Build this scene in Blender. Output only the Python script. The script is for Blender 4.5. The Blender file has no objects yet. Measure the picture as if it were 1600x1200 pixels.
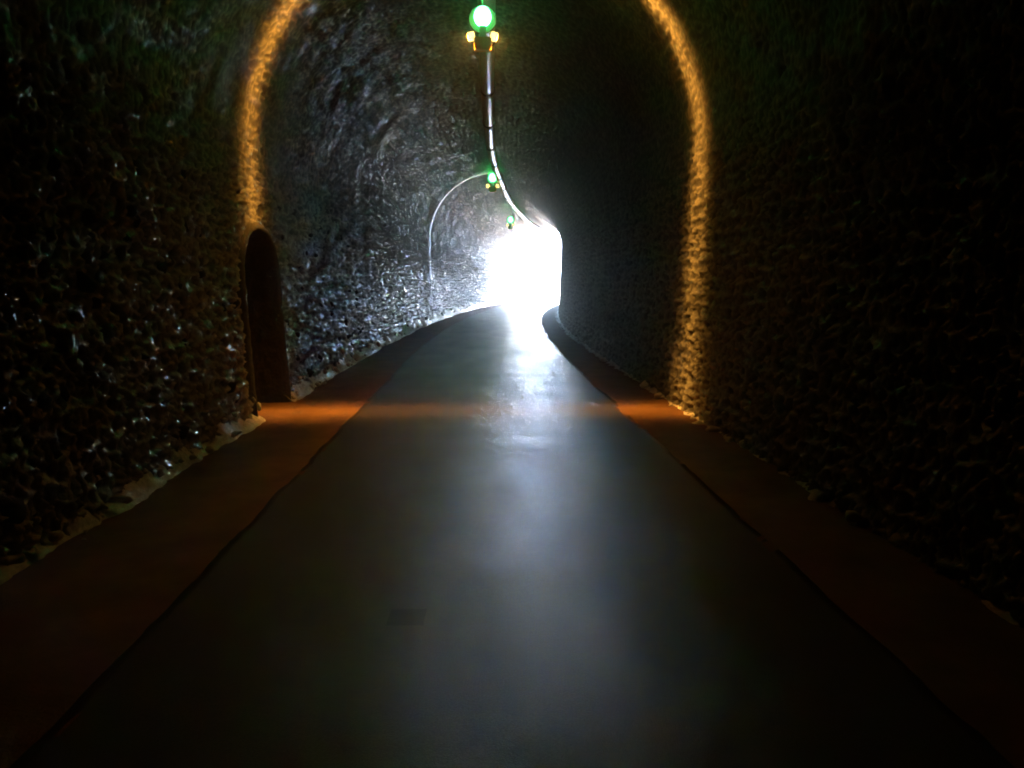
import bpy, bmesh, math, random
import numpy as np
from mathutils import Vector, Matrix

rng = np.random.default_rng(7)
random.seed(7)
sc = bpy.context.scene
C = sc.collection

# ------------------------------------------------------------------ camera
CAM_H = 1.55
cam_d = bpy.data.cameras.new("camera")
cam = bpy.data.objects.new("camera", cam_d)
C.objects.link(cam)
cam.location = (0, 0, CAM_H)
cam.rotation_euler = (math.radians(90 - 7.3), 0, math.radians(-2.1))
cam_d.sensor_width = 36
cam_d.lens = 28.08
cam_d.clip_start = 0.05
cam_d.clip_end = 5000
sc.camera = cam

# ------------------------------------------------------------------ world, sun, exposure
SUN_EL, SUN_AZ = math.radians(33), math.radians(52)      # azimuth clockwise from +Y
world = bpy.data.worlds.new("World")
sc.world = world
world.use_nodes = True
wn = world.node_tree
bg = wn.nodes["Background"]
sky = wn.nodes.new("ShaderNodeTexSky")
sky.sky_type = 'NISHITA'
sky.sun_disc = False
sky.sun_elevation = SUN_EL
sky.sun_rotation = SUN_AZ
sky.dust_density = 3.0
wn.links.new(sky.outputs[0], bg.inputs[0])
bg.inputs[1].default_value = 0.15

sun_d = bpy.data.lights.new("sun", 'SUN')
sun_d.energy = 2.5
sun_d.angle = math.radians(0.5)
sun_d.color = (1.0, 0.95, 0.88)
sun = bpy.data.objects.new("sun", sun_d)
C.objects.link(sun)
sdir = Vector((math.sin(SUN_AZ) * math.cos(SUN_EL), math.cos(SUN_AZ) * math.cos(SUN_EL), math.sin(SUN_EL)))
sun.rotation_euler = (-sdir).to_track_quat('-Z', 'Y').to_euler()
sun.location = (60, 40, 60)

sc.view_settings.view_transform = 'Standard'
sc.view_settings.look = 'None'
sc.view_settings.gamma = 1.0
sc.view_settings.use_curve_mapping = False
sc.view_settings.exposure = 9.5
sc.render.engine = 'CYCLES'
sc.cycles.use_denoising = True
sc.cycles.max_bounces = 4
sc.cycles.diffuse_bounces = 3
sc.cycles.glossy_bounces = 3
sc.cycles.volume_bounces = 0
sc.cycles.sample_clamp_indirect = 0.05
sc.cycles.caustics_reflective = False
sc.cycles.filter_width = 1.9

# ------------------------------------------------------------------ tunnel geometry
XC = -0.05            # tunnel axis, measured from the camera's line
S0, R = 14.0, 244.0    # the bore runs straight to S0, then bends right
S_REAR, S_EXIT = -24.0, 65.0
ZS, RV = 3.07, 2.58    # springing height and vault radius
RING = 9.45            # where the amber lamp hangs


def axis(s):
    s = np.asarray(s, float)
    a = np.maximum(s - S0, 0) / R
    x = XC + R * (1 - np.cos(a))
    y = np.where(s > S0, S0 + R * np.sin(a), s)
    return x, y, a


def place(s, u, z):
    """station s, offset u to the right of the axis, height z -> world"""
    x, y, a = axis(s)
    return np.stack([x + u * np.cos(a), y - u * np.sin(a), np.asarray(z, float) + 0 * x], -1)


def half(z):
    return RV - 0.11 * ((ZS - np.minimum(z, ZS)) / ZS) ** 2


WALL_L = ZS + 0.3                      # wall runs from -0.3 to ZS
ARC = math.pi * RV
T_TOT = 2 * WALL_L + ARC


def section(t):
    """t along the section from left foot over the crown to right foot -> u, z, nu, nz (inward normal)"""
    t = np.asarray(t, float)
    zl = t - 0.3
    th = (t - WALL_L) / RV
    zr = (T_TOT - t) - 0.3
    left, right = t < WALL_L, t > WALL_L + ARC
    u = np.where(left, -half(zl), np.where(right, half(zr), -RV * np.cos(th)))
    z = np.where(left, zl, np.where(right, zr, ZS + RV * np.sin(th)))
    nu = np.where(left, 1.0, np.where(right, -1.0, np.cos(th)))
    nz = np.where(left, 0.0, np.where(right, 0.0, -np.sin(th)))
    return u, z, nu, nz


# ---- noise helpers (2-D, vectorised)
def hash2(i, j, k=0):
    h = (i.astype(np.int64) * 374761393 + j.astype(np.int64) * 668265263 + k * 1274126177) & 0x7fffffff
    h = ((h ^ (h >> 13)) * 1274126177) & 0x7fffffff
    h = h ^ (h >> 16)
    return (h & 0xffffff) / float(0x1000000)


def vnoise(x, y, k=0):
    i, j = np.floor(x), np.floor(y)
    fx, fy = x - i, y - j
    fx, fy = fx * fx * (3 - 2 * fx), fy * fy * (3 - 2 * fy)
    a, b = hash2(i, j, k), hash2(i + 1, j, k)
    c, d = hash2(i, j + 1, k), hash2(i + 1, j + 1, k)
    return (a + (b - a) * fx) * (1 - fy) + (c + (d - c) * fx) * fy


def fbm(x, y, k=0, oct=4):
    v, amp, tot = 0, 1.0, 0
    for o in range(oct):
        v = v + amp * (vnoise(x * 2 ** o, y * 2 ** o, k + o) - 0.5)
        tot += amp
        amp *= 0.55
    return v / tot


def voronoi(x, y, k=0):
    i0, j0 = np.floor(x), np.floor(y)
    f1 = np.full(x.shape, 9.0)
    f2 = np.full(x.shape, 9.0)
    cid = np.zeros(x.shape)
    for di in (-1, 0, 1):
        for dj in (-1, 0, 1):
            i, j = i0 + di, j0 + dj
            px, py = i + 0.1 + 0.8 * hash2(i, j, k), j + 0.1 + 0.8 * hash2(i, j, k + 5)
            d = np.hypot(x - px, y - py)
            n = d < f1
            f2 = np.where(n, f1, np.minimum(f2, d))
            cid = np.where(n, hash2(i, j, k + 9), cid)
            f1 = np.where(n, d, f1)
    return f1, f2, cid


CELL_S, CELL_T = 0.085, 0.13


def smooth(a, b, x):
    q = np.clip((x - a) / (b - a), 0, 1)
    return q * q * (3 - 2 * q)


def relief(s, t):
    """height of the rough lining above its mean surface, and a joint mask"""
    u, z, nu, nz = section(t)
    wx = s / CELL_S + 0.9 * fbm(s * 1.7, t * 1.7, 40, 3)
    wy = t / CELL_T + 0.9 * fbm(s * 1.7, t * 1.7, 50, 3)
    f1, f2, cid = voronoi(wx, wy, 3)
    edge = f2 - f1
    stone = smooth(0.02, 0.30, edge)
    low = 1 - 0.66 * smooth(2.2, 3.6, z)          # vault is smoother than the walls
    h = low * (0.022 * (1 - stone) - 0.045 * cid * stone)
    h = h + 0.014 * fbm(s * 0.9, t * 0.9, 60, 3) + low * 0.07 * fbm(s * 6.0, t * 3.4, 70, 4) + 0.05 * low * fbm(s * 24, t * 15, 80, 2)
    f1b, f2b, cb = voronoi(s * 3.1, t * 3.1, 33)    # pock marks
    h = h - (cb > 0.8) * 0.05 * smooth(0.22, 0.05, f1b)
    # calm down next to the niche opening
    if_n = smooth(0.55, 1.1, np.abs(s - NICHE_S)) + smooth(2.0, 2.6, z) + (u > 0)
    h = h * np.clip(0.25 + if_n, 0, 1)
    # construction joint across the bore
    h = h - 0.06 * (u < 0) * smooth(3.3, 2.4, z) * np.exp(-((s - 29.3 - 0.3 * fbm(t * 1.5, s * 0, 4)) / 0.10) ** 2)
    return h, 1 - stone, cid


NICHE_S, NICHE_W, NICHE_Z, NICHE_TOP = 9.55, 0.74, 1.62, 2.16


def niche_outline(n=50, grow=0.0):
    pts = [(NICHE_S - NICHE_W - grow, z) for z in np.linspace(-0.05, NICHE_Z, 40)[:-1]]
    for a in np.linspace(math.pi, 0, n):
        pts.append((NICHE_S + (NICHE_W + grow) * math.cos(a), NICHE_Z + (NICHE_TOP - NICHE_Z + grow) * math.sin(a)))
    pts += [(NICHE_S + NICHE_W + grow, z) for z in np.linspace(NICHE_Z, -0.05, 40)[1:]]
    return pts


def in_niche(s, u, z):
    q = np.abs(s - NICHE_S) / (NICHE_W + 0.03)
    top = np.where(q < 1, NICHE_Z + (NICHE_TOP + 0.03 - NICHE_Z) * np.sqrt(np.clip(1 - q * q, 0, 1)), -9)
    return (u < 0) & (q < 1) & (z < top)


# ------------------------------------------------------------------ materials
def mat(name):
    m = bpy.data.materials.new(name)
    m.use_nodes = True
    nt = m.node_tree
    return m, nt, nt.nodes["Principled BSDF"]


def N(nt, typ, **kw):
    n = nt.nodes.new(typ)
    for k, v in kw.items():
        setattr(n, k, v)
    return n


def noise(nt, scale, detail=6, rough=0.6, vec=None):
    n = N(nt, "ShaderNodeTexNoise")
    n.inputs["Scale"].default_value = scale
    n.inputs["Detail"].default_value = detail
    n.inputs["Roughness"].default_value = rough
    if vec is None:
        g = N(nt, "ShaderNodeTexCoord")
        vec = g.outputs["Object"]
    nt.links.new(vec, n.inputs["Vector"])
    return n


def ramp(nt, src, stops):
    r = N(nt, "ShaderNodeValToRGB")
    el = r.color_ramp.elements
    while len(el) < len(stops):
        el.new(0.5)
    for e, (p, c) in zip(el, stops):
        e.position = p
        e.color = (*c, 1) if len(c) == 3 else (c[0],) * 3 + (1,)
    nt.links.new(src, r.inputs[0])
    return r


def mix(nt, fac, a, b):
    m = N(nt, "ShaderNodeMix", data_type='RGBA')
    for sock, v in ((m.inputs[0], fac), (m.inputs[6], a), (m.inputs[7], b)):
        if hasattr(v, "is_linked") or hasattr(v, "links"):
            nt.links.new(v, sock)
        else:
            sock.default_value = v if isinstance(v, (int, float)) else (*v, 1)
    return m.outputs[2]


def bump(nt, bsdf, src, strength, dist):
    b = N(nt, "ShaderNodeBump")
    b.inputs["Strength"].default_value = strength
    b.inputs["Distance"].default_value = dist
    nt.links.new(src, b.inputs["Height"])
    nt.links.new(b.outputs[0], bsdf.inputs["Normal"])


def rock_material(name, dark, light, joint, rough=(0.35, 0.75), painted_shade=True):
    m, nt, b = mat(name)
    n1 = noise(nt, 2.2, 8, 0.65)
    n2 = noise(nt, 26, 5, 0.6)
    col = ramp(nt, n1.outputs[0], [(0.3, dark), (0.7, light)])
    at = N(nt, "ShaderNodeAttribute", attribute_name="joint")
    cj = mix(nt, at.outputs["Fac"], col.outputs[0], joint)
    sp = ramp(nt, n2.outputs[0], [(0.35, (0.55,)), (0.65, (1.0,))])
    mm = N(nt, "ShaderNodeMix", data_type='RGBA', blend_type='MULTIPLY')
    mm.inputs[0].default_value = 1
    nt.links.new(cj, mm.inputs[6])
    nt.links.new(sp.outputs[0], mm.inputs[7])
    wet_lit = N(nt, "ShaderNodeAttribute", attribute_name="wet_lit")
    shade_tint = mix(nt, wet_lit.outputs["Fac"], (0.5, 0.49, 0.48) if painted_shade else (1.0, 1.0, 1.0), (1.0, 1.0, 1.0))      # shade of the crown and far walls painted into the colour
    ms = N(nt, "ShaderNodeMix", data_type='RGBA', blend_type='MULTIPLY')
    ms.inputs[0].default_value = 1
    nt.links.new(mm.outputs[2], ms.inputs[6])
    nt.links.new(shade_tint, ms.inputs[7])
    nt.links.new(ms.outputs[2], b.inputs["Base Color"])
    r = ramp(nt, n1.outputs[0], [(0.35, (rough[0],)), (0.6, (rough[1],))])
    rw = mix(nt, wet_lit.outputs["Fac"], r.outputs[0], (0.33, 0.33, 0.33))
    nt.links.new(rw, b.inputs["Roughness"])
    sl = N(nt, "ShaderNodeMapRange")
    sl.inputs[3].default_value, sl.inputs[4].default_value = 0.3, 0.8
    nt.links.new(wet_lit.outputs["Fac"], sl.inputs[0])
    nt.links.new(sl.outputs[0], b.inputs["Specular IOR Level"])
    bump(nt, b, n2.outputs[0], 0.6, 0.016)
    return m


M = {}
M['rock'] = rock_material("rough_lining", (0.066, 0.071, 0.078), (0.14, 0.152, 0.165), (0.40, 0.43, 0.46), (0.5, 0.85))
M['foot'] = rock_material("pale_rubble", (0.75, 0.76, 0.78), (0.95, 0.95, 0.96), (0.8, 0.8, 0.8), painted_shade=False)


def asphalt():
    m, nt, b = mat("asphalt")
    n1 = noise(nt, 0.9, 6, 0.6)
    n2 = noise(nt, 160, 3, 0.6)
    col = ramp(nt, n1.outputs[0], [(0.3, (0.034, 0.030, 0.025)), (0.7, (0.056, 0.049, 0.041))])
    gr = ramp(nt, n2.outputs[0], [(0.35, (0.55,)), (0.68, (1.5,))])
    mg = N(nt, "ShaderNodeMix", data_type='RGBA', blend_type='MULTIPLY')
    mg.inputs[0].default_value = 1
    nt.links.new(col.outputs[0], mg.inputs[6])
    nt.links.new(gr.outputs[0], mg.inputs[7])
    nt.links.new(mg.outputs[2], b.inputs["Base Color"])
    tc = N(nt, "ShaderNodeTexCoord")
    mp = N(nt, "ShaderNodeMapping")
    mp.inputs["Scale"].default_value = (2.2, 0.5, 1.0)
    nt.links.new(tc.outputs["Object"], mp.inputs["Vector"])
    n3 = noise(nt, 1.0, 1.5, 0.5, mp.outputs[0])
    r = ramp(nt, n3.outputs[0], [(0.3, (0.35,)), (0.7, (0.45,))])
    nt.links.new(r.outputs[0], b.inputs["Roughness"])
    b.inputs["Specular IOR Level"].default_value = 0.17
    bump(nt, b, n2.outputs[0], 0.5, 0.005)
    return m


M['asphalt'] = asphalt()


def patchmat():
    m, nt, b = mat("bitumen_patch")
    n2 = noise(nt, 120, 3, 0.6)
    col = ramp(nt, n2.outputs[0], [(0.3, (0.024,)), (0.7, (0.040,))])
    nt.links.new(col.outputs[0], b.inputs["Base Color"])
    b.inputs["Roughness"].default_value = 0.45
    b.inputs["Specular IOR Level"].default_value = 0.125
    bump(nt, b, n2.outputs[0], 0.4, 0.006)
    return m


M['patch'] = patchmat()


def soil():
    m, nt, b = mat("brown_soil")
    n1 = noise(nt, 2.0, 7, 0.65)
    n2 = noise(nt, 45, 5, 0.65)
    col = ramp(nt, n1.outputs[0], [(0.3, (0.13, 0.072, 0.042)), (0.7, (0.24, 0.135, 0.08))])
    nt.links.new(col.outputs[0], b.inputs["Base Color"])
    b.inputs["Roughness"].default_value = 0.95
    b.inputs["Specular IOR Level"].default_value = 0.15
    bump(nt, b, n2.outputs[0], 0.6, 0.016)
    return m


M['soil'] = soil()


def gravel():
    m, nt, b = mat("pale_gravel")
    n1 = noise(nt, 0.4, 7, 0.6)
    col = ramp(nt, n1.outputs[0], [(0.35, (0.22, 0.22, 0.21)), (0.65, (0.32, 0.32, 0.31))])
    nt.links.new(col.outputs[0], b.inputs["Base Color"])
    b.inputs["Roughness"].default_value = 0.9
    return m


M['gravel'] = gravel()


def plain(name, col, rough, metal=0.0, var=0.12, scale=14):
    m, nt, b = mat(name)
    n1 = noise(nt, scale, 6, 0.6)
    c = ramp(nt, n1.outputs[0], [(0.3, tuple(v * (1 - var) for v in col)), (0.7, tuple(min(1, v * (1 + var)) for v in col))])
    nt.links.new(c.outputs[0], b.inputs["Base Color"])
    b.inputs["Roughness"].default_value = rough
    b.inputs["Metallic"].default_value = metal
    return m


M['pipe'] = plain("white_plastic_pipe", (0.62, 0.63, 0.62), 0.30, var=0.08, scale=6)
M['black'] = plain("black_rubber", (0.02, 0.02, 0.02), 0.6)
M['steel'] = plain("galvanised_steel", (0.45, 0.46, 0.47), 0.45, 0.9)
M['conduit'] = plain("white_conduit", (0.85, 0.85, 0.85), 0.3)
M['halo'] = plain("halo_disc_dark", (0.05, 0.05, 0.05), 0.8)  # dark disc added behind the globe to carry a halo
M['amber'] = plain("amber_housing", (0.62, 0.33, 0.06), 0.4)
M['stone'] = plain("portal_masonry", (0.34, 0.31, 0.27), 0.85)


def emit(name, col, strength):
    m, nt, b = mat(name)
    n1 = noise(nt, 9, 2, 0.5)
    c = ramp(nt, n1.outputs[0], [(0.3, tuple(v * 0.93 for v in col)), (0.7, col)])
    nt.links.new(c.outputs[0], b.inputs["Emission Color"])
    b.inputs["Base Color"].default_value = (*col, 1)
    b.inputs["Emission Strength"].default_value = strength
    return m


M['green'] = emit("lit_green_lens", (0.06, 1.0, 0.17), 0.048)
M['amber_lit'] = emit("lit_amber_slot", (1.0, 0.62, 0.16), 0.006)


# ------------------------------------------------------------------ object helpers
def link(name, me, m, parent=None, kind=None, label=None, cat=None, group=None):
    o = bpy.data.objects.new(name, me)
    C.objects.link(o)
    if m is not None and not len(me.materials):
        me.materials.append(m)
    if parent is not None:
        o.parent = parent
    for k, v in (("kind", kind), ("label", label), ("category", cat), ("group", group)):
        if v:
            o[k] = v
    return o


def empty(name, label, cat, group=None, loc=(0, 0, 0)):
    o = bpy.data.objects.new(name, None)
    C.objects.link(o)
    o.location = loc
    o["label"] = label
    o["category"] = cat
    if group:
        o["group"] = group
    return o


def pydata(name, verts, faces, smooth_=True):
    me = bpy.data.meshes.new(name)
    verts = np.asarray(verts, float)
    me.from_pydata(verts.tolist(), [], faces.tolist() if hasattr(faces, "tolist") else faces)
    if smooth_:
        me.polygons.foreach_set("use_smooth", np.ones(len(me.polygons), bool))
    me.update()
    return me


def grid_faces(nr, nc):
    idx = np.arange(nr * nc).reshape(nr, nc)
    return np.stack([idx[:-1, :-1], idx[:-1, 1:], idx[1:, 1:], idx[1:, :-1]], -1).reshape(-1, 4)


def tube(pts, rad, seg=10, cap=True):
    pts = [Vector(p) for p in pts]
    vs, fs = [], []
    for i, p in enumerate(pts):
        t = (pts[min(i + 1, len(pts) - 1)] - pts[max(i - 1, 0)]).normalized()
        up = Vector((0, 0, 1)) if abs(t.z) < 0.9 else Vector((0, 1, 0))
        a = t.cross(up).normalized()
        b = a.cross(t).normalized()
        for k in range(seg):
            an = 2 * math.pi * k / seg
            vs.append(p + a * rad * math.cos(an) + b * rad * math.sin(an))
    for i in range(len(pts) - 1):
        for k in range(seg):
            fs.append((i * seg + k, i * seg + (k + 1) % seg, (i + 1) * seg + (k + 1) % seg, (i + 1) * seg + k))
    if cap:
        fs.append(tuple(range(seg))[::-1])
        fs.append(tuple((len(pts) - 1) * seg + k for k in range(seg)))
    return vs, fs


def bm_mesh(name, build, bevel=0.0):
    bm = bmesh.new()
    build(bm)
    if bevel:
        bmesh.ops.bevel(bm, geom=list(bm.edges), offset=bevel, segments=2, affect='EDGES', clamp_overlap=True)
    me = bpy.data.meshes.new(name)
    bm.to_mesh(me)
    bm.free()
    return me


# ------------------------------------------------------------------ the tunnel
tunnel = empty("railway_tunnel", "curving horseshoe tunnel with rough dark stone lining around the asphalt path", "tunnel")

s_list = list(np.arange(S_REAR, 2.6, 0.22))
s = 2.6
while s < S_EXIT:
    s_list.append(s)
    s += max(0.019, 0.0048 * s)
s_list.append(S_EXIT)
S = np.array(s_list)
T = np.concatenate([np.linspace(0, WALL_L, 225)[:-1], np.linspace(WALL_L, WALL_L + ARC, 300), np.linspace(WALL_L + ARC, T_TOT, 190)[1:]])
Tn = len(T)
SS, TT = np.meshgrid(S, T, indexing='ij')
u, z, nu, nz = section(TT)
h, joint, cid = relief(SS, TT)
P = place(SS, u + nu * h, z + nz * h)
F = grid_faces(len(S), Tn)
fs_c = SS.ravel()[F].mean(1)
fu_c = u.ravel()[F].mean(1)
fz_c = z.ravel()[F].mean(1)
ft_c = TT.ravel()[F].mean(1)
keep = ~in_niche(fs_c, fu_c, fz_c)


def lining_part(name, mask):
    f = F[mask & keep]
    used, inv = np.unique(f, return_inverse=True)
    me = pydata(name, P.reshape(-1, 3)[used], inv.reshape(-1, 4))
    at = me.attributes.new("joint", 'FLOAT', 'POINT')
    at.data.foreach_set("value", joint.ravel()[used].astype(np.float32))
    wt = me.attributes.new("wet_lit", 'FLOAT', 'POINT')       # damp foot of the walls, drier vault; also steers the shade painted into the colour
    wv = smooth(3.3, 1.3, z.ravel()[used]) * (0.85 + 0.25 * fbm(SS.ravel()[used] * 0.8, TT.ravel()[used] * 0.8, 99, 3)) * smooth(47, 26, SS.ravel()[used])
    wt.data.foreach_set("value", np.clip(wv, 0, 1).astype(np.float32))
    return link(name, me, M['rock'], tunnel)


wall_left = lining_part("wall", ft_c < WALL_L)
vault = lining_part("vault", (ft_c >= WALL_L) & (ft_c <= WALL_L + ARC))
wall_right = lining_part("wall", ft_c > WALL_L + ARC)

# rear end of the built length, an added cap shutting out daylight
tt = np.linspace(0, T_TOT, 60)
uu, zz, _, _ = section(tt)
ring = place(np.full(60, S_REAR + 0.01), uu * 1.02, zz)
vs = [place(np.array(S_REAR - 0.3), 0.0, 2.5)] + list(ring)
link("rear_cap", pydata("rear_cap", vs, [(0, i + 1, i) for i in range(1, 60)] + [(0, 1, 60)]), M['rock'], tunnel)

# refuge niche: lip, reveal and back in one mesh
out = niche_outline()
rows = []
for j, (grow, dep) in enumerate([(0.11, 0.07), (0.07, -0.015), (0.03, -0.05), (0.0, -0.045), (-0.015, 0.0), *[(-0.02, q) for q in np.linspace(0.05, 0.95, 22)]]):
    o = niche_outline(grow=grow)
    row = []
    for k, (a, b) in enumerate(o):
        nn = (0.018 if j < 6 else 0.075) * float(fbm(np.array([k * 0.6]), np.array([j * 0.45]), 11, 3)[0])
        uw = -float(half(np.array(max(b, 0))))
        row.append(place(np.array(a + nn * 0.8), uw - dep + nn, b))
    rows.append(row)
n_o = len(rows[0])
vs = np.array(rows).reshape(-1, 3).tolist()
fs = grid_faces(len(rows), n_o).tolist()
last = (len(rows) - 1) * n_o
fs.append([last + k for k in range(n_o)])
niche = link("refuge_niche", pydata("refuge_niche", vs, fs), M['rock'], tunnel)
niche["label"] = "arched refuge niche in the wall, edged by amber light"

# ------------------------------------------------------------------ rubble along the wall foot, single stones in the wall
def stone_mesh(name, n=22, flat=1.0):
    def build(bm):
        for _ in range(n):
            v = Vector((random.gauss(0, 1), random.gauss(0, 1), random.gauss(0, 1))).normalized()
            v *= random.uniform(0.36, 0.54)
            v.x *= flat
            bm.verts.new(v)
        r = bmesh.ops.convex_hull(bm, input=bm.verts)
        bmesh.ops.delete(bm, geom=[g for g in r['geom_interior'] if isinstance(g, bmesh.types.BMVert)], context='VERTS')
        for f in bm.faces:
            f.smooth = True
    return bm_mesh(name, build)


foot_meshes = [stone_mesh("rubble_stone") for _ in range(12)]
for me in foot_meshes:
    me.materials.append(M['foot'])
wall_meshes = [stone_mesh("wall_stone", 20, 0.8) for _ in range(10)]
for me in wall_meshes:
    me.materials.append(M['rock'])


def put_stone(name, me, s_, u_, z_, size, parent):
    o = bpy.data.objects.new(name, me)
    C.objects.link(o)
    o.parent = parent
    p = place(np.array(s_), u_, z_)
    o.location = p
    o.rotation_euler = (random.uniform(-.5, .5), random.uniform(-.5, .5), random.uniform(0, 6.28))
    o.scale = size
    return o


s = 3.6
while s < 56:
    if not (abs(s - NICHE_S) < NICHE_W + 0.02):
        k = random.uniform(0.05, 0.13) * min(1.0, 0.6 + 0.03 * s)
        put_stone("rubble_stone", random.choice(foot_meshes), s, -2.40 + random.uniform(-0.07, 0.06), random.uniform(-0.02, 0.08) + 0.28 * random.random() ** 3,
                  (k * random.uniform(0.7, 1.1), k * random.uniform(0.9, 1.6), k * random.uniform(0.7, 1.2)), wall_left)
    s += random.uniform(0.06, 0.26) * (1 + 0.035 * s)
s = 3.8
while s < 40:
    k = random.uniform(0.05, 0.15)
    put_stone("rubble_stone", random.choice(foot_meshes), s, 2.48 - random.uniform(-0.04, 0.12), random.uniform(0.0, 0.06),
              (k, k * random.uniform(0.9, 1.6), k * random.uniform(0.6, 1.0)), wall_right)
    s += random.uniform(0.2, 0.75)

# pale ragged crust where the lining meets the ground
def crust(name, side, s1, hmax, parent):
    a = [3.0]
    while a[-1] < s1:
        a.append(a[-1] + max(0.03, 0.006 * a[-1]))
    a = np.array(a)
    q = np.linspace(0, 1, 12)
    A_, Q_ = np.meshgrid(a, q, indexing='ij')
    jag = 0.7 + 1.3 * np.clip(fbm(A_ * 4.5, A_ * 0, 130, 4) + 0.25, 0, 1)
    slow = 0.8 + 0.8 * fbm(A_ * 0.9, A_ * 0, 131, 2)
    hh = hmax * jag * np.minimum(0.42 + 0.03 * A_, 1.3)
    zz_ = hh * (1 - Q_) ** 1.3 - 0.02
    hw = half(np.maximum(zz_, 0))
    inward = -0.05 + (0.05 + 0.20 * slow * np.minimum(0.5 + 0.03 * A_, 1.2)) * Q_ ** 0.8
    lump = 0.05 * fbm(A_ * 6, Q_ * 3, 140, 3) + 0.018 * fbm(A_ * 17, Q_ * 7, 150, 2)
    lump = lump * np.sin(np.pi * np.clip(Q_, 0.08, 0.95))
    U_ = side * (hw - inward - lump)
    zz_ = zz_ + lump * 0.6
    P_ = place(A_, U_, zz_)
    f = grid_faces(len(a), 12)
    sc_ = A_.ravel()[f].mean(1)
    if side < 0:
        f = f[np.abs(sc_ - NICHE_S) > NICHE_W - 0.02]
    return link(name, pydata(name, P_.reshape(-1, 3), f), M['foot'], parent)


crust("pale_crust", -1, S_EXIT - 0.5, 0.27, wall_left)
crust("pale_crust", 1, 45, 0.08, wall_right)

# larger stones standing proud of the rough wall
def proud(n, side, parent, s0, s1):
    for _ in range(n):
        a = s0 + (s1 - s0) * random.random() ** 1.4
        zz_ = random.uniform(0.12, 2.6)
        if side < 0 and abs(a - NICHE_S) < NICHE_W + 0.2 and zz_ < NICHE_TOP + 0.15:
            continue
        k = random.uniform(0.09, 0.20)
        put_stone("wall_stone", random.choice(wall_meshes), a, side * (float(half(np.array(zz_))) + random.uniform(0.015, 0.04)), zz_,
                  (k * 0.7, k * random.uniform(0.9, 1.4), k * random.uniform(0.7, 1.0)), parent)


proud(150, -1, wall_left, 4.2, 17)

# ------------------------------------------------------------------ ground, path, verges
def strip(name, u0, u1, s0, s1, nu_, ds, zf, m, kind="structure", skirt=False):
    ss = np.arange(s0, s1 + ds, ds)
    us = np.linspace(0, 1, nu_ - 2 if skirt else nu_)
    if skirt:
        us = np.concatenate([[0], us, [1]])
    A, B = np.meshgrid(ss, us, indexing='ij')
    l = u0(A) if callable(u0) else u0
    r_ = u1(A) if callable(u1) else u1
    U = l + (r_ - l) * B
    Z = zf(A, U)
    if skirt:
        Z[:, 0] -= 0.2
        Z[:, -1] -= 0.2
    Pz = place(A, U, Z)
    return link(name, pydata(name, Pz.reshape(-1, 3), grid_faces(len(ss), nu_)), m, kind=kind)


EL, ER = -1.45, 1.74
road_z = lambda a, b: 0.028 + 0.016 * fbm(a * 1.1, b * 0.12, 35, 2) + 0.016 * fbm(a * 0.6, b * 0.2, 5, 3) + 0.004 * fbm(a * 2.2, b * 0.9, 15, 2) - 0.006 * (b / 1.6) ** 2
road = strip("asphalt_path", lambda a: EL + 0.05 * fbm(a * 2.6, a * 0, 21, 5), lambda a: ER + 0.05 * fbm(a * 2.6, a * 0, 22, 5),
             S_REAR, S_EXIT + 160, 60, 0.06, road_z, M['asphalt'], skirt=True)
soil_z = lambda a, b: 0.014 + 0.03 * fbm(a * 1.1, b * 1.1, 8, 4) + 0.03 * fbm(a * 8, b * 8, 28, 3)
verge_l = strip("verge", -2.95, EL + 0.06, S_REAR, S_EXIT + 160, 24, 0.07, lambda a, b: soil_z(a, b), M['soil'])
verge_r = strip("verge", ER - 0.06, 2.95, S_REAR, S_EXIT + 160, 18, 0.07, lambda a, b: soil_z(a, b), M['soil'])

# small dark repair in the path: its own bitumen, flush with the surface
road.data.materials.append(M['patch'])
for pg in road.data.polygons:
    c_ = pg.center
    if ((c_.x + 0.37) / 0.095) ** 4 + ((c_.y - 3.5) / 0.085) ** 4 < 1:
        pg.material_index = 1

# outdoor ground beyond the portal
ex, ey, ea = [float(v) for v in axis(S_EXIT)]
gx = np.linspace(-400, 400, 60)
gy = np.linspace(S_REAR - 38, ey + 420, 60)
GX, GY = np.meshgrid(gx, gy, indexing='ij')
GZ = -0.06 + 0 * GX
link("ground", pydata("ground", np.stack([GX, GY, GZ], -1).reshape(-1, 3), grid_faces(60, 60)), M['gravel'], kind="structure")

# portal front wall with the arched opening and the hill above it
tt = np.linspace(0.25, T_TOT - 0.25, 80)
uu, zz, _, _ = section(tt)
oz = np.where(zz > 0, zz, 0)
ou = np.clip(uu * 2.6, -5.5, 5.5)
oz = np.where(np.abs(uu) < RV * 0.999, np.maximum(oz, 0) * 1.0, oz)
outer_z = np.where((tt > WALL_L) & (tt < WALL_L + ARC), 8.0, np.clip(zz * 2.6, 0, 8.0))
vs, fs = [], []
for ds_ in (0.0, 0.7):
    for k in range(80):
        vs.append(place(np.array(S_EXIT - 0.1 + ds_), uu[k] * 0.985, zz[k] if abs(uu[k]) > RV * 0.99 else ZS + (zz[k] - ZS) * 0.985))
    for k in range(80):
        vs.append(place(np.array(S_EXIT - 0.1 + ds_), ou[k], outer_z[k]))
for k in range(79):
    for b in (0, 160):
        fs.append((b + k, b + k + 1, b + 80 + k + 1, b + 80 + k))
    fs.append((k, k + 1, 160 + k + 1, 160 + k))
    fs.append((80 + k, 80 + k + 1, 240 + k + 1, 240 + k))
link("portal_front", pydata("portal_front", vs, fs, False), M['stone'], tunnel)

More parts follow.
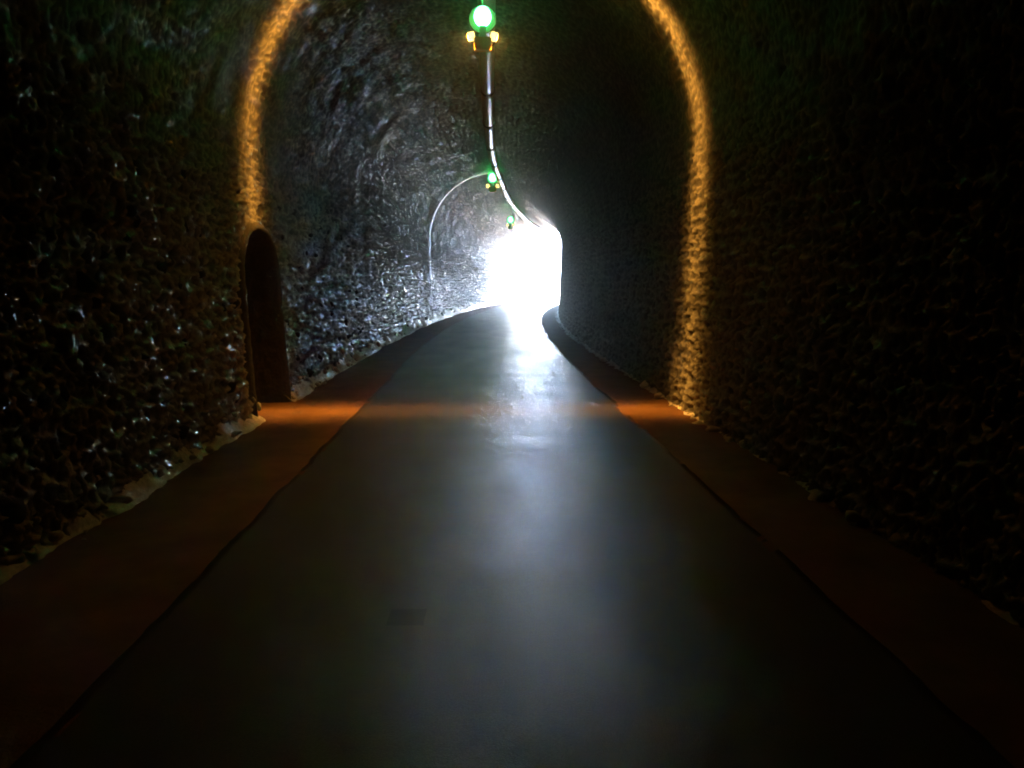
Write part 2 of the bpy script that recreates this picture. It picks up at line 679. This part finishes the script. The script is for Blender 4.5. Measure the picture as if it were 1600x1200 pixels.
hs = np.linspace(S_REAR - 3, S_EXIT + 0.4, 50)
hu = np.concatenate([[-60, -40, -25, -14, -8, -5], np.linspace(-3.6, 3.6, 9), [5, 8, 14, 25, 40, 60]])
A, B = np.meshgrid(hs, hu, indexing='ij')
front = smooth(S_EXIT + 0.4, S_EXIT - 14, A)
HZ = 7.6 + 9 * front * np.exp(-(B / 30) ** 2) + 1.5 * fbm(A * 0.1, B * 0.1, 90, 3)
HZ = np.where((np.abs(B) > 50) | (A < S_REAR - 2.9) | ((A > S_EXIT + 0.3) & (np.abs(B) > 6)), -0.15, HZ)
link("hillside", pydata("hillside", place(A, B, HZ).reshape(-1, 3), grid_faces(len(hs), len(hu))), M['gravel'], kind="structure")

# ------------------------------------------------------------------ pipe under the crown
PIPE_U, PIPE_Z, PIPE_R = 0.14, 5.34, 0.125
pipe = empty("ceiling_pipe", "long white pipe with dark clamps hung along the tunnel crown", "pipe")


def pipe_c(s_):
    w = 0.02 * math.sin(s_ * 0.45)
    return place(np.array(float(s_)), PIPE_U + w, PIPE_Z - 0.012 * abs(math.sin(s_ * math.pi / 3.3)))


step = 3.3
s = 13.2 - 6 * step
while s < S_EXIT - 1:
    e = min(s + step, S_EXIT - 0.5)
    vs, fs = tube([pipe_c(q) for q in np.linspace(s + 0.01, e - 0.01, 12)], PIPE_R, 16)
    link("pipe_section", pydata("pipe_section", vs, fs), M['pipe'], pipe)
    vs, fs = tube([pipe_c(s - 0.05), pipe_c(s + 0.05)], PIPE_R + 0.014, 16)
    cl = link("clamp", pydata("clamp", vs, fs), M['black'], pipe)
    c = pipe_c(s)
    vs, fs = tube([(c[0], c[1], c[2] + PIPE_R), (c[0], c[1], ZS + RV + 0.02)], 0.008, 6)
    link("hanger_rod", pydata("hanger_rod", vs, fs), M['steel'], cl)
    s += step

# ------------------------------------------------------------------ lamps
def box(bm, cx, cy, cz, dx, dy, dz, rot=0.0, taper=1.0):
    vv = []
    for sx in (-1, 1):
        for sy in (-1, 1):
            for sz in (-1, 1):
                k = taper if sz < 0 else 1.0
                x, y_, z_ = sx * dx / 2 * k, sy * dy / 2, sz * dz / 2
                x, z_ = x * math.cos(rot) - z_ * math.sin(rot), x * math.sin(rot) + z_ * math.cos(rot)
                vv.append(bm.verts.new((cx + x, cy + y_, cz + z_)))
    for q in ((0, 1, 3, 2), (4, 6, 7, 5), (0, 4, 5, 1), (2, 3, 7, 6), (0, 2, 6, 4), (1, 5, 7, 3)):
        bm.faces.new([vv[i] for i in q])


def globe_build(bm):
    bmesh.ops.create_uvsphere(bm, u_segments=24, v_segments=16, radius=0.098)
    for v in bm.verts:
        v.co.z = v.co.z * 1.15 + 0.30
        v.co.y *= 0.8
    for f in bm.faces:
        f.smooth = True


def halo_disc_build(bm):  # added disc that catches the green light in place of a halo
    bmesh.ops.create_cone(bm, segments=28, radius1=0.155, radius2=0.15, depth=0.03, cap_ends=True,
                          matrix=Matrix.Translation((0, 0.105, 0.30)) @ Matrix.Rotation(math.radians(90), 4, 'X'))


ME = {
    'globe': bm_mesh("green_globe", globe_build),
    'back': bm_mesh("halo_disc", halo_disc_build),
    'body': bm_mesh("housing", lambda bm: box(bm, 0, 0, 0.0, 0.205, 0.13, 0.14, taper=0.88), 0.012),
    'neck': bm_mesh("neck", lambda bm: box(bm, 0, 0, 0.135, 0.07, 0.06, 0.13), 0.006),
    'earl': bm_mesh("slot_lamp", lambda bm: box(bm, -0.128, 0, 0.085, 0.075, 0.10, 0.075, 0.25), 0.004),
    'earr': bm_mesh("slot_lamp", lambda bm: box(bm, 0.128, 0, 0.085, 0.075, 0.10, 0.075, -0.25), 0.004),
}
for k, m in (('globe', 'green'), ('back', 'halo'), ('body', 'amber'), ('neck', 'steel'), ('earl', 'amber_lit'), ('earr', 'amber_lit')):
    ME[k].materials.append(M[m])


def lamp(s_, u_, z_, label, scale=1.0, fan=0.0):
    x, y, a = [float(v) for v in axis(s_)]
    p = place(np.array(float(s_)), u_, z_)
    root = empty("tunnel_lamp", label, "lamp", "green and amber lamps along the tunnel crown", p)
    root.rotation_euler = (0, 0, -a)
    root.scale = (scale,) * 3
    for nm, k in (("housing", 'body'), ("neck", 'neck'), ("green_globe", 'globe'), ("halo_disc", 'back'), ("slot_lamp", 'earl'), ("slot_lamp", 'earr')):
        link(nm, ME[k], None, root)
    top = (math.sqrt(RV ** 2 - u_ ** 2) + ZS + 0.03 - z_) / scale
    vs, fs = tube([(0, 0.14, 0.25), (0, 0.14, max(top, 0.45))], 0.014, 8)
    link("hanger_rod", pydata("hanger_rod", vs, fs), M['steel'], root)
    if fan:
        for sx in (-1, 1):
            ld = bpy.data.lights.new("amber_slot", 'POINT')
            ld.energy = fan
            ld.shadow_soft_size = 0.015
            ld.color = (1.0, 0.38, 0.045)
            ld.use_nodes = True
            nt = ld.node_tree
            em = nt.nodes["Emission"]
            # slotted luminaire: a narrow sheet of light square to the bore, with spill and an added downlight
            g = N(nt, "ShaderNodeNewGeometry")
            sp = N(nt, "ShaderNodeSeparateXYZ")
            nt.links.new(g.outputs["Incoming"], sp.inputs[0])

            def mth(op, a_, b_=None):
                n_ = N(nt, "ShaderNodeMath", operation=op)
                for i_, v_ in enumerate((a_, b_)):
                    if v_ is None:
                        continue
                    if isinstance(v_, (int, float)):
                        n_.inputs[i_].default_value = v_
                    else:
                        nt.links.new(v_, n_.inputs[i_])
                return n_.outputs[0]
            yy = mth('ABSOLUTE', sp.outputs[1])
            q = mth('POWER', mth('DIVIDE', yy, 0.108), 2.0)
            core = mth('POWER', 2.718, mth('MULTIPLY', q, -1.0))
            spill = mth('MULTIPLY', mth('POWER', 2.718, mth('MULTIPLY', yy, -6.0)), 0.04)
            down = mth('MAXIMUM', mth('MULTIPLY', sp.outputs[2], -1.0), 0.0)
            core = mth('MULTIPLY', core, mth('SUBTRACT', 1.0, mth('MULTIPLY', mth('POWER', down, 4.0), 0.3)))
            side = mth('ADD', mth('MULTIPLY', mth('MAXIMUM', mth('MULTIPLY', sp.outputs[0], -1.0), 0.0), 1.2), 0.35)   # added downlight leans to the wider verge
            mr = N(nt, "ShaderNodeMapRange")            # invented cut-off: upward light trimmed to lessen bounce from the crown
            mr.inputs[1].default_value, mr.inputs[2].default_value = 0.25, 0.6
            mr.inputs[3].default_value, mr.inputs[4].default_value = 1.0, 0.04
            nt.links.new(sp.outputs[2], mr.inputs[0])
            core = mth('MULTIPLY', core, mr.outputs[0])
            mx = N(nt, "ShaderNodeMapRange")            # invented cut-off keeping the added downlight off the walls
            mx.inputs[1].default_value, mx.inputs[2].default_value = 0.20, 0.40
            mx.inputs[3].default_value, mx.inputs[4].default_value = 1.0, 0.03
            nt.links.new(mth('ABSOLUTE', sp.outputs[0]), mx.inputs[0])
            wide = mth('MULTIPLY', mth('MULTIPLY', mth('POWER', down, 2.2), side), 0.20)  # invented downlight that warms the foreground floor
            wide = mth('ADD', mth('MULTIPLY', wide, mx.outputs[0]), 0.0002)
            nt.links.new(mth('ADD', mth('ADD', core, spill), wide), em.inputs["Strength"])
            lo = bpy.data.objects.new("amber_slot", ld)
            C.objects.link(lo)
            lo.parent = root
            lo.location = (sx * 0.19, 0, 0.075)
    return root


lamp(RING, 0.065, 4.21, "hanging green lamp over the amber ring beside the arched niche", 1.0, fan=2.1)
lamp(30.6, -0.12, 4.98, "green crown lamp fed by the thin white wall conduit", 1.4)
lamp(45.5, -0.4, 4.56, "small green crown lamp near the bright tunnel exit", 1.4)

# thin conduit climbing the wall to the second lamp
conduit = empty("wall_conduit", "thin pale conduit climbing the wall to a green lamp", "conduit", loc=place(np.array(30.4), -2.5, 0.0))
tts = np.concatenate([np.linspace(0.3, WALL_L, 14), np.linspace(WALL_L + 0.2, WALL_L + ARC / 2 - 0.12, 22)])
cu, cz, cnu, cnz = section(tts)
pts = place(np.full(len(tts), 30.4), cu + cnu * 0.09, cz + cnz * 0.09) - np.array(conduit.location)
vs, fs = [], []
for p_, n1_, n2_ in zip(pts, cnu, cnz):
    for off, ds_ in ((0, -0.09), (0.014, -0.085), (0.014, 0.085), (0, 0.09)):
        vs.append((p_[0] + n1_ * off, p_[1] + ds_, p_[2] + n2_ * off))
for i in range(len(pts) - 1):
    for k in range(4):
        fs.append((4 * i + k, 4 * i + (k + 1) % 4, 4 * i + 4 + (k + 1) % 4, 4 * i + 4 + k))
link("cable_trunking", pydata("cable_trunking", vs, fs, False), M['conduit'], conduit)
for i in range(2, len(pts) - 1, 4):
    a_, b_ = Vector(pts[i]), Vector(pts[i + 1])
    d_ = (b_ - a_).normalized() * 0.03
    vs, fs = tube([a_ - d_, a_ + d_], 0.02, 8)
    link("pipe_clip", pydata("pipe_clip", vs, fs), M['steel'], conduit)

# ------------------------------------------------------------------ haze, added to stand in for lens bloom
def haze_build(bm):
    box(bm, 0, (S_REAR - 40 + ey + 440) / 2, 9.5, 840, ey + 440 - (S_REAR - 40), 23)


hm, nt, b = mat("glow_haze")
nt.nodes.remove(b)
pv = N(nt, "ShaderNodeVolumePrincipled")
pv.inputs["Color"].default_value = (0.46, 0.64, 1.0, 1)
pv.inputs["Density"].default_value = 0.010
pv.inputs["Anisotropy"].default_value = 0.9
nt.links.new(pv.outputs[0], nt.nodes["Material Output"].inputs["Volume"])
link("haze", bm_mesh("haze", haze_build), hm, kind="stuff", label="thin haze added for the glow around the exit and lamps")
